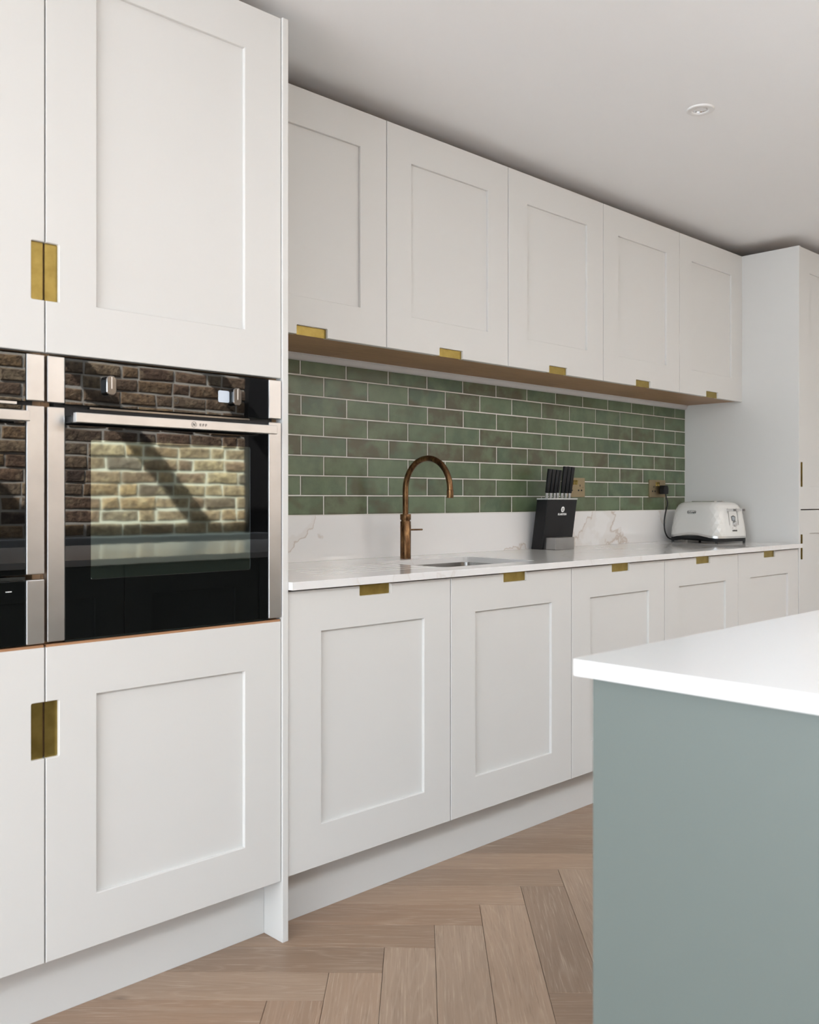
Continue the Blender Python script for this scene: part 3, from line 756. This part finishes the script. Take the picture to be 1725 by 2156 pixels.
# ---------------------------------------------------------------- island
IX0, IX1, IY0, IY1 = 1.012, 3.40, -2.18, -1.182
isl = thing('kitchen_island', 'sage grey kitchen island base under the thick white top', 'island', ((IX0 + IX1) / 2, (IY0 + IY1) / 2, 0))
ov = .0195
bm = B(); box(bm, IX0 + ov, IX0 + ov + .020, IY0 + ov, IY1 - ov, 0, .8785); obj('end_panel', bm, 'island', isl, bevel=.0012)
bm = B(); box(bm, IX1 - ov - .020, IX1 - ov, IY0 + ov, IY1 - ov, 0, .8785); obj('end_panel', bm, 'island', isl, bevel=.0012)
bm = B(); box(bm, IX0 + ov + .020, IX1 - ov - .020, IY0 + ov + .022, IY1 - ov - .024, .15, .8785); obj('carcass', bm, 'oak', isl)
bm = B(); box(bm, IX0 + ov + .020, IX1 - ov - .020, IY0 + ov + .001, IY0 + ov + .022, .0, .8785); obj('back_panel', bm, 'island', isl)
bm = B(); box(bm, IX0 + ov + .020, IX1 - ov - .020, IY1 - ov - .090, IY1 - ov - .072, 0, .15); obj('plinth', bm, 'island', isl)
n = 4; dw = (IX1 - IX0 - 2 * ov - .04) / n
for i in range(n):
    a = IX0 + ov + .020 + i * dw
    bm = B(); prism(bm, [rect(a + .0015, a + dw - .0015, .155, .8745), rect(a + .11, a + dw - .11, .266, .766)], IY1 - ov - .002, IY1 - ov - .022, XZ, ch=.0013); d = obj('door', bm, 'island', isl)
    bm = B(); box(bm, a + .106, a + dw - .106, IY1 - ov - .020, IY1 - ov - .011, .262, .770); obj('center_panel', bm, 'island', d)
bm = B(); prism(bm, [rrect(IX0, IX1, IY0, IY1, .006, 4)], .8785, .900, XY); tag(obj('island_worktop', bm, 'quartzisland', bevel=.0030, seg=3), 'plain white quartz top on the sage grey island', 'worktop')

# ---------------------------------------------------------------- ceiling downlight
dl = thing('ceiling_downlight', 'small round white recessed downlight in the ceiling', 'light', (2.792, -.395, CEIL))
bm = B(); lathe(bm, [(.0435, 0), (.0435, -.0030), (.0410, -.0052), (.0290, -.0060), (.0262, -.0045), (.0250, .0010), (.0250, .004)], (2.792, -.395, CEIL), 48); obj('trim_ring', bm, 'downtrim', dl, smooth=True)
bm = B(); lathe(bm, [(.0250, .0005), (.0225, .0015), (.0205, -.0025), (.0185, .0), (.0165, .0035)], (2.792, -.395, CEIL), 40); obj('reflector', bm, 'chrome', dl, smooth=True)
bm = B(); lathe(bm, [(.0165, .0030), (.010, .0016), (.0001, .0012)], (2.792, -.395, CEIL), 32); obj('lens', bm, 'downlens', dl, smooth=True)

# ---------------------------------------------------------------- sockets
def socket(xc, zc, label):
    yw = .5905
    t = thing('wall_socket', label, 'socket', (xc, yw, zc - .043), 0, 'brass double sockets on the green tiles')
    bm = B(); prism(bm, [rrect(xc - .073, xc + .073, zc - .043, zc + .043, .003, 3)], yw - .0065, yw + .003, XZ); obj('plate', bm, 'socketbrass', t, bevel=.0022, seg=2)
    y0 = yw - .0070
    for sx in (-1, 1):
        ux = xc + sx * .036
        bm = B()
        box(bm, ux - .0022, ux + .0022, y0, y0 + .002, zc + .004, zc + .013)
        for q in (-1, 1): box(bm, ux + q * .011 - .0048, ux + q * .011 + .0048, y0, y0 + .002, zc - .0165, zc - .0095)
        obj('pin_slots', bm, 'blackplastic', t)
        bm = B(); rx = xc + sx * .0090
        prism(bm, [[(y0 + .003, zc + .012), (y0 - .004, zc + .0125), (y0 - .001, zc + .022), (y0 - .005, zc + .032), (y0 + .003, zc + .032)]], rx - .0062, rx + .0062, YZ)
        obj('rocker_switch', bm, 'brass', t, bevel=.0006)
    for q in (-1, 1):
        bm = B(); lathe(bm, [(.0001, -.0012), (.0026, -.0010), (.0030, .001)], (xc + q * .060, yw - .0065, zc), 16, 'Y'); obj('screw', bm, 'socketbrass', t, smooth=True)
    return t
SK1, SK2, SKZ = 3.476, 4.166, 1.1615
socket(SK1, SKZ, 'antique brass double socket behind the black knife block')
socket(SK2, SKZ, 'antique brass double socket with a black plug beside the toaster')

# ---------------------------------------------------------------- knife block
KX, KY = 3.2275, .532
kbk = thing('knife_block', 'black knife block with white emblem leaning on a steel foot', 'knife block', (KX, KY, WZ + .0005))
lean = math.radians(8.5)
kw, kd, kh = .1025, .057, .2085
def lp(x, d, h):      # block frame: d forward (towards -y), h up the leaning face
    return (x, .024 - d * math.cos(lean) - h * math.sin(lean), h * math.cos(lean) - d * math.sin(lean) * 0.0)
bm = B()
vs = [bm.verts.new(lp(x, d, h)) for x in (-kw, kw) for d in (0, kd) for h in (0, kh)]
for f in ((0, 1, 3, 2), (4, 6, 7, 5), (0, 4, 5, 1), (2, 3, 7, 6), (0, 2, 6, 4), (1, 5, 7, 3)): bm.faces.new([vs[i] for i in f])
kb_body = obj('block', bm, 'blackplastic', kbk, bevel=.0025, local=True)
bm = B()
vs = [bm.verts.new(lp(x, d, h)) for x in (-kw - .001, kw + .001) for d in (-.001, kd + .001) for h in (kh + .0005, kh + .0065)]
for f in ((0, 1, 3, 2), (4, 6, 7, 5), (0, 4, 5, 1), (2, 3, 7, 6), (0, 2, 6, 4), (1, 5, 7, 3)): bm.faces.new([vs[i] for i in f])
obj('acrylic_insert', bm, 'acrylic', kbk, bevel=.001, local=True)
bm = B(); yb0 = .024 - kd - .002
vs = [(-.066, yb0 - .012, .0), (-.066, yb0 - .048, .0), (.074, yb0 - .048, .0), (.074, yb0 - .004, 0.0)]
prism(bm, [[(-.088, yb0 + .004), (-.088, yb0 - .057), (.041, yb0 - .057), (.041, yb0 + .004)]], 0.0, .050, XY)
obj('foot', bm, 'darksteel', kbk, bevel=.0012, local=True)
fy = lambda h: .024 - kd * math.cos(lean) - h * math.sin(lean) - .0006
mt = lambda x, h: Matrix.Translation((x, fy(h), h * math.cos(lean))) @ Matrix.Rotation(PI / 2 + lean * 0 - 0.0, 4, 'X') @ Matrix.Rotation(-lean, 4, 'X') if False else Matrix.Translation((x, fy(h), h * math.cos(lean))) @ Matrix.Rotation(PI / 2 + lean, 4, 'X')
text('lettering', 'KLARSTEIN', .0118, 'whiteprint', kb_body, mt(.0075, .1465), .0003, 0, .0004)
bm = B(); n = 30
def disc(bm, cx, ch, r, off):
    bm.faces.new([bm.verts.new((cx + r * math.cos(2 * PI * i / n), fy(ch + r * math.sin(2 * PI * i / n)) - off, (ch + r * math.sin(2 * PI * i / n)) * math.cos(lean))) for i in range(n)])
disc(bm, .0075, .1675, .0120, .0002); obj('emblem', bm, 'whiteprint', kb_body, local=True)
bm = B()
for h_, w_ in ((.1710, .0062), (.1677, .0045), (.1645, .0060), (.1620, .0035)):
    a = [(-w_, h_ - .0009), (w_, h_ - .0009), (w_, h_ + .0009), (-w_, h_ + .0009)]
    bm.faces.new([bm.verts.new((x + .0075, fy(h) - .0005, h * math.cos(lean))) for x, h in a])
obj('emblem_print', bm, 'greyprint', kb_body, local=True)
kl = ['short black knife handle in the block, outermost on the side of the tap', 'short black knife handle in the block, second from the tap side',
      'short black knife handle in the block, third from the tap side', 'thin short black knife handle beside the tall ones in the block',
      'tall black knife handle in the block, next to the short ones', 'tall black knife handle between the two other tall ones in the block',
      'tall black knife handle in the block, outermost on the side of the toaster']
for i in range(7):
    x, d, hh, kr = -.077 + .0262 * i - (.004 if i == 3 else 0), .029, (.122, .121, .120, .119, .135, .135, .134)[i], (.0098, .0096, .0096, .0072, .0100, .0098, .0098)[i]
    p0 = Vector(lp(x, d, kh + .0065)); up = Vector(lp(x, d, kh + 1.0065)) - p0
    kn = thing('kitchen_knife', kl[i], 'knife', W[kbk] @ p0, 0, 'knives standing in the block')
    bm = B(); tube(bm, [up * -.002, up * .0005, up * .023], [.0052, .0062, .0070], 16); obj('collar', bm, 'steel', kn, local=True, smooth=True)
    bm = B(); tube(bm, [up * .022, up * .024, up * (hh * .5), up * (hh - .003), up * hh], [kr * .72, kr * .86, kr * .94, kr, kr * .85], 16); obj('handle', bm, 'blackplastic', kn, local=True, smooth=True)
    bm = B(); w2 = .0045
    bld = [(-.0006, -w2), (.0006, -w2), (.0006, w2), (-.0006, w2)]
    r0 = [bm.verts.new(Vector((a, b, 0)) + up * -.12) for a, b in bld]; r1 = [bm.verts.new(Vector((a, b, 0))) for a, b in bld]
    for j in range(4): bm.faces.new((r0[j], r0[(j + 1) % 4], r1[(j + 1) % 4], r1[j]))
    bm.faces.new(r0); obj('blade', bm, 'steel', kn, local=True)

# ---------------------------------------------------------------- toaster (local frame: -y = control end, -x = long side facing the oven)
TR = math.radians(-10.2)
TWd, TLn = .1235, .1565                        # half width / half length at the foot
ctr = Vector((4.2645, .3665, 0))
ts = thing('toaster', 'white faceted toaster with chrome band and two levers in the worktop corner', 'toaster', (ctr.x, ctr.y, WZ), TR)
def sect(a, hw, hl, p=5.0):
    ca, sa = math.cos(a), math.sin(a)
    d = (abs(ca) ** p + abs(sa) ** p) ** (-1 / p); return Vector((ca * d * hw, sa * d * hl, 0))
NA = 44
def angs(off):
    out = []
    for k in range(NA):
        t_ = (k + off) / NA * 4; q = int(t_); f = t_ - q
        out.append((q + f) * PI / 2 + PI / 4)
    return out
def arch(y):                                  # the long sides' lower edge lifts in the middle
    return .0150 * max(0, math.cos(min(1, abs(y + .0) / (TLn * .80)) * PI / 2)) ** 1.3
bm = B(); rows = []
prof = [(0.034, 0), (0.052, .0015), (.072, .0035), (.092, .006), (.112, .0085), (.132, .011), (.152, .0140), (.168, .0175), (.181, .024), (.190, .033), (.1955, .046), (.197, .062)]
for i, (z, ins) in enumerate(prof):
    row = []
    for a in angs(0.5 * (i % 2)):
        p = sect(a, TWd - ins, TLn - ins * 1.15, 5.0 if i < 7 else 4.0); zz = z
        if i == 0: zz = z + arch(p.y) if abs(p.x) > (TWd - .02) else z
        row.append(bm.verts.new((p.x, p.y, zz)))
    rows.append(row)
for i, (r0, r1) in enumerate(zip(rows, rows[1:])):
    for k in range(NA):
        if i % 2 == 0:
            bm.faces.new((r0[k], r0[(k + 1) % NA], r1[k])); bm.faces.new((r0[(k + 1) % NA], r1[(k + 1) % NA], r1[k]))
        else:
            bm.faces.new((r0[k], r1[(k + 1) % NA], r1[k])); bm.faces.new((r0[k], r0[(k + 1) % NA], r1[(k + 1) % NA]))
slots = [rrect(sx * .028 - .009, sx * .028 + .009, -.066, .066, .005, 3) for sx in (-1, 1)]
cap = [[(v.co.x, v.co.y) for v in rows[-1]]] + slots
cv = list(rows[-1]) + [bm.verts.new((x, y, .197)) for lp_ in slots for x, y in lp_]
for t_ in tessellate_polygon([[Vector((x, y, 0)) for x, y in lp_] for lp_ in cap]):
    if len(set(t_)) == 3: bm.faces.new([cv[i_] for i_ in t_])
tb = obj('body', bm, 'toaster', ts, local=True)
bm = B()
def band(bm, z0f, z1f, hw, hl):
    a = [(sect(x, hw, hl)) for x in angs(0)]
    r0 = [bm.verts.new((p.x, p.y, z0f(p))) for p in a]; r1 = [bm.verts.new((p.x, p.y, z1f(p))) for p in a]
    for k in range(NA): bm.faces.new((r0[k], r0[(k + 1) % NA], r1[(k + 1) % NA], r1[k]))
    bm.faces.new(r0); bm.faces.new(r1)
side = lambda p: arch(p.y) if abs(p.x) > (TWd - .02) else 0.0
band(bm, lambda p: .0245 + side(p), lambda p: .0345 + side(p), TWd + .0005, TLn + .0005); obj('chrome_band', bm, 'steel', ts, local=True, smooth=True)
bm = B(); band(bm, lambda p: .0085 + side(p) * .9, lambda p: .0250 + side(p), TWd - .001, TLn - .001); obj('base', bm, 'blackplastic', ts, local=True, smooth=True)
for sx in (-1, 1):
    for sy in (-1, 1):
        bm = B(); lathe(bm, [(.0001, 0), (.0060, 0), (.0066, .012)], (sx * (TWd - .022), sy * (TLn - .026), 0), 14); obj('foot', bm, 'rubber', ts, local=True)
for sx in (-1, 1):
    bm = B(); prism(bm, [rrect(sx * .028 - .011, sx * .028 + .011, -.070, .070, .006, 3), rrect(sx * .028 - .009, sx * .028 + .009, -.066, .066, .005, 3)], .1965, .1995, XY); obj('slot_rim', bm, 'chrome', ts, local=True)
    bm = B(); lr = loft(bm, [ring(sx * .028 - .009, sx * .028 + .009, -.066, .066, .005, z_, 3) for z_ in (.197, .075)]); bm.faces.new(lr[-1]); obj('bread_slot', bm, 'darksteel', ts, local=True)
# control end: slanted face follows the body profile
def endy(z):
    for (z0, i0), (z1, i1) in zip(prof, prof[1:]):
        if z0 <= z <= z1: return -(TLn - 1.15 * (i0 + (i1 - i0) * (z - z0) / (z1 - z0)))
    return -TLn
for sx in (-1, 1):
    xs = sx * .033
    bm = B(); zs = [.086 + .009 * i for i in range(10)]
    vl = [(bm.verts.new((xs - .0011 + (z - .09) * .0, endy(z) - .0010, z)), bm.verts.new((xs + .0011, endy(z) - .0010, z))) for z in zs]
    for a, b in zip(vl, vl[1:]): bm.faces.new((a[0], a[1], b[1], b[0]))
    obj('lever_slot_strip', bm, 'greyprint', ts, local=True)  # dark strip on the surface, its colour stands in for the slot's shade
    zl = .158; yl = endy(zl)
    bm = B(); prism(bm, [rrect(xs - .008, xs + .008, yl - .040, yl + .002, .005, 3)], zl - .0062, zl + .0062, XY); lv = obj('lever', bm, 'silver', ts, local=True, bevel=.0015)
    bm = B(); prism(bm, [rrect(xs - .0082, xs + .0082, yl - .0425, yl - .0385, .001, 2)], zl - .0055, zl + .0055, XY); obj('lever_tip', bm, 'darkprint', lv, local=True)
zk = .093; yk = endy(zk)
bm = B(); lathe(bm, [(.0001, -.011), (.0118, -.011), (.0132, -.009), (.0138, .002)], (.004, yk, zk), 30, 'Y'); obj('dial', bm, 'steel', ts, local=True, smooth=True)
bm = B(); box(bm, .003, .005, yk - .0116, yk - .010, zk + .002, zk + .011); obj('dial_mark', bm, 'whiteprint', ts, local=True)
zk = .120
bm = B(); q = [(-.014, .106), (.012, .106), (.016, .126), (.000, .1325), (-.018, .127)]
prism(bm, [[(x * .95, z) for x, z in q]], 0, 1, lambda u, v, a: (u, endy(v) - (.0014 if a < .5 else -.001), v)); gp = obj('gauge', bm, 'darkchrome', ts, local=True)
bm = B(); q = [(-.010, .109), (.009, .109), (.011, .1235), (.000, .128), (-.013, .1245)]
bm.faces.new([bm.verts.new((x * .95, endy(z) - .0018, z)) for x, z in q]); obj('gauge_face', bm, 'gaugeface', gp, local=True)
for i in range(3):
    xx = -.012 + .012 * i
    bm = B(); lathe(bm, [(.0001, -.0030), (.0038, -.0028), (.0048, .001)], (xx, endy(.060), .060), 18, 'Y'); obj('button', bm, 'darkchrome', ts, local=True, smooth=True)
for xx in (-.013, .012):
    bm = B(); lathe(bm, [(.0001, -.0012), (.0013, -.001), (.0015, .0005)], (xx, endy(.073), .073), 10, 'Y'); obj('indicator', bm, 'redlight', ts, local=True)
# brand plate on the long side
def sidex(z):
    for (z0, i0), (z1, i1) in zip(prof, prof[1:]):
        if z0 <= z <= z1: return -(TWd - (i0 + (i1 - i0) * (z - z0) / (z1 - z0)))
    return -TWd
zb_ = .147; yb_ = .008; sl = math.atan2(-(sidex(.152) - sidex(.132)), .02)
rot = Matrix.Rotation(-PI / 2, 4, 'Z') @ Matrix.Rotation(PI / 2 - .0, 4, 'X')
def on_side(u, v):  return Vector((sidex(zb_ + v) - .0009, yb_ - u, zb_ + v))
bm = B(); o_ = rrect(-.026, .026, -.0085, .0085, .0085, 6); i_ = rrect(-.0247, .0247, -.0072, .0072, .0072, 6)
prism(bm, [o_, i_], 0, 1, lambda u, v, a: on_side(u, v) + Vector((-.0003 * a, 0, 0))); obj('badge_outline', bm, 'greyprint', tb, local=True)
text('lettering', "De'Longhi", .0118, 'greyprint', tb, Matrix.Translation(on_side(0, 0) + Vector((-.0004, 0, 0))) @ Matrix.Rotation(-PI / 2, 4, 'Z') @ Matrix.Rotation(PI / 2 - .15, 4, 'X'), .0003, 0, .0002)
# plug and cord
px_, pz_ = SK2 + .036, SKZ - .006
bm = B(); prism(bm, [[(px_ - .020, pz_ - .021), (px_ + .020, pz_ - .021), (px_ + .022, pz_ + .006), (px_ + .015, pz_ + .022), (px_ - .015, pz_ + .022), (px_ - .022, pz_ + .006)]], .5835, .5560, XZ)
pg = obj('plug', bm, 'blackplastic', ts, bevel=.0035)
cp_ = [(px_, .562, pz_ - .018), (px_ + .002, .558, pz_ - .040), (px_ + .004, .553, 1.090), (px_ - .016, .548, 1.060), (px_ - .034, .546, 1.020), (px_ - .040, .545, .985), (px_ - .034, .545, .952), (px_ - .012, .545, .925), (px_ + .020, .545, .9115), (px_ + .06, .540, .908), (px_ + .10, .52, .912)]
def catmull(P, n=6):
    P = [Vector(p) for p in P]; out = []
    for i in range(len(P) - 1):
        a, b, c_, d = P[max(i - 1, 0)], P[i], P[i + 1], P[min(i + 2, len(P) - 1)]
        for k in range(n):
            t_ = k / n; out.append(0.5 * ((2 * b) + (c_ - a) * t_ + (2 * a - 5 * b + 4 * c_ - d) * t_ ** 2 + (-a + 3 * b - 3 * c_ + d) * t_ ** 3))
    out.append(P[-1]); return out
bm = B(); tube(bm, catmull(cp_), .0034, 10); obj('power_cord', bm, 'rubber', ts, smooth=True)
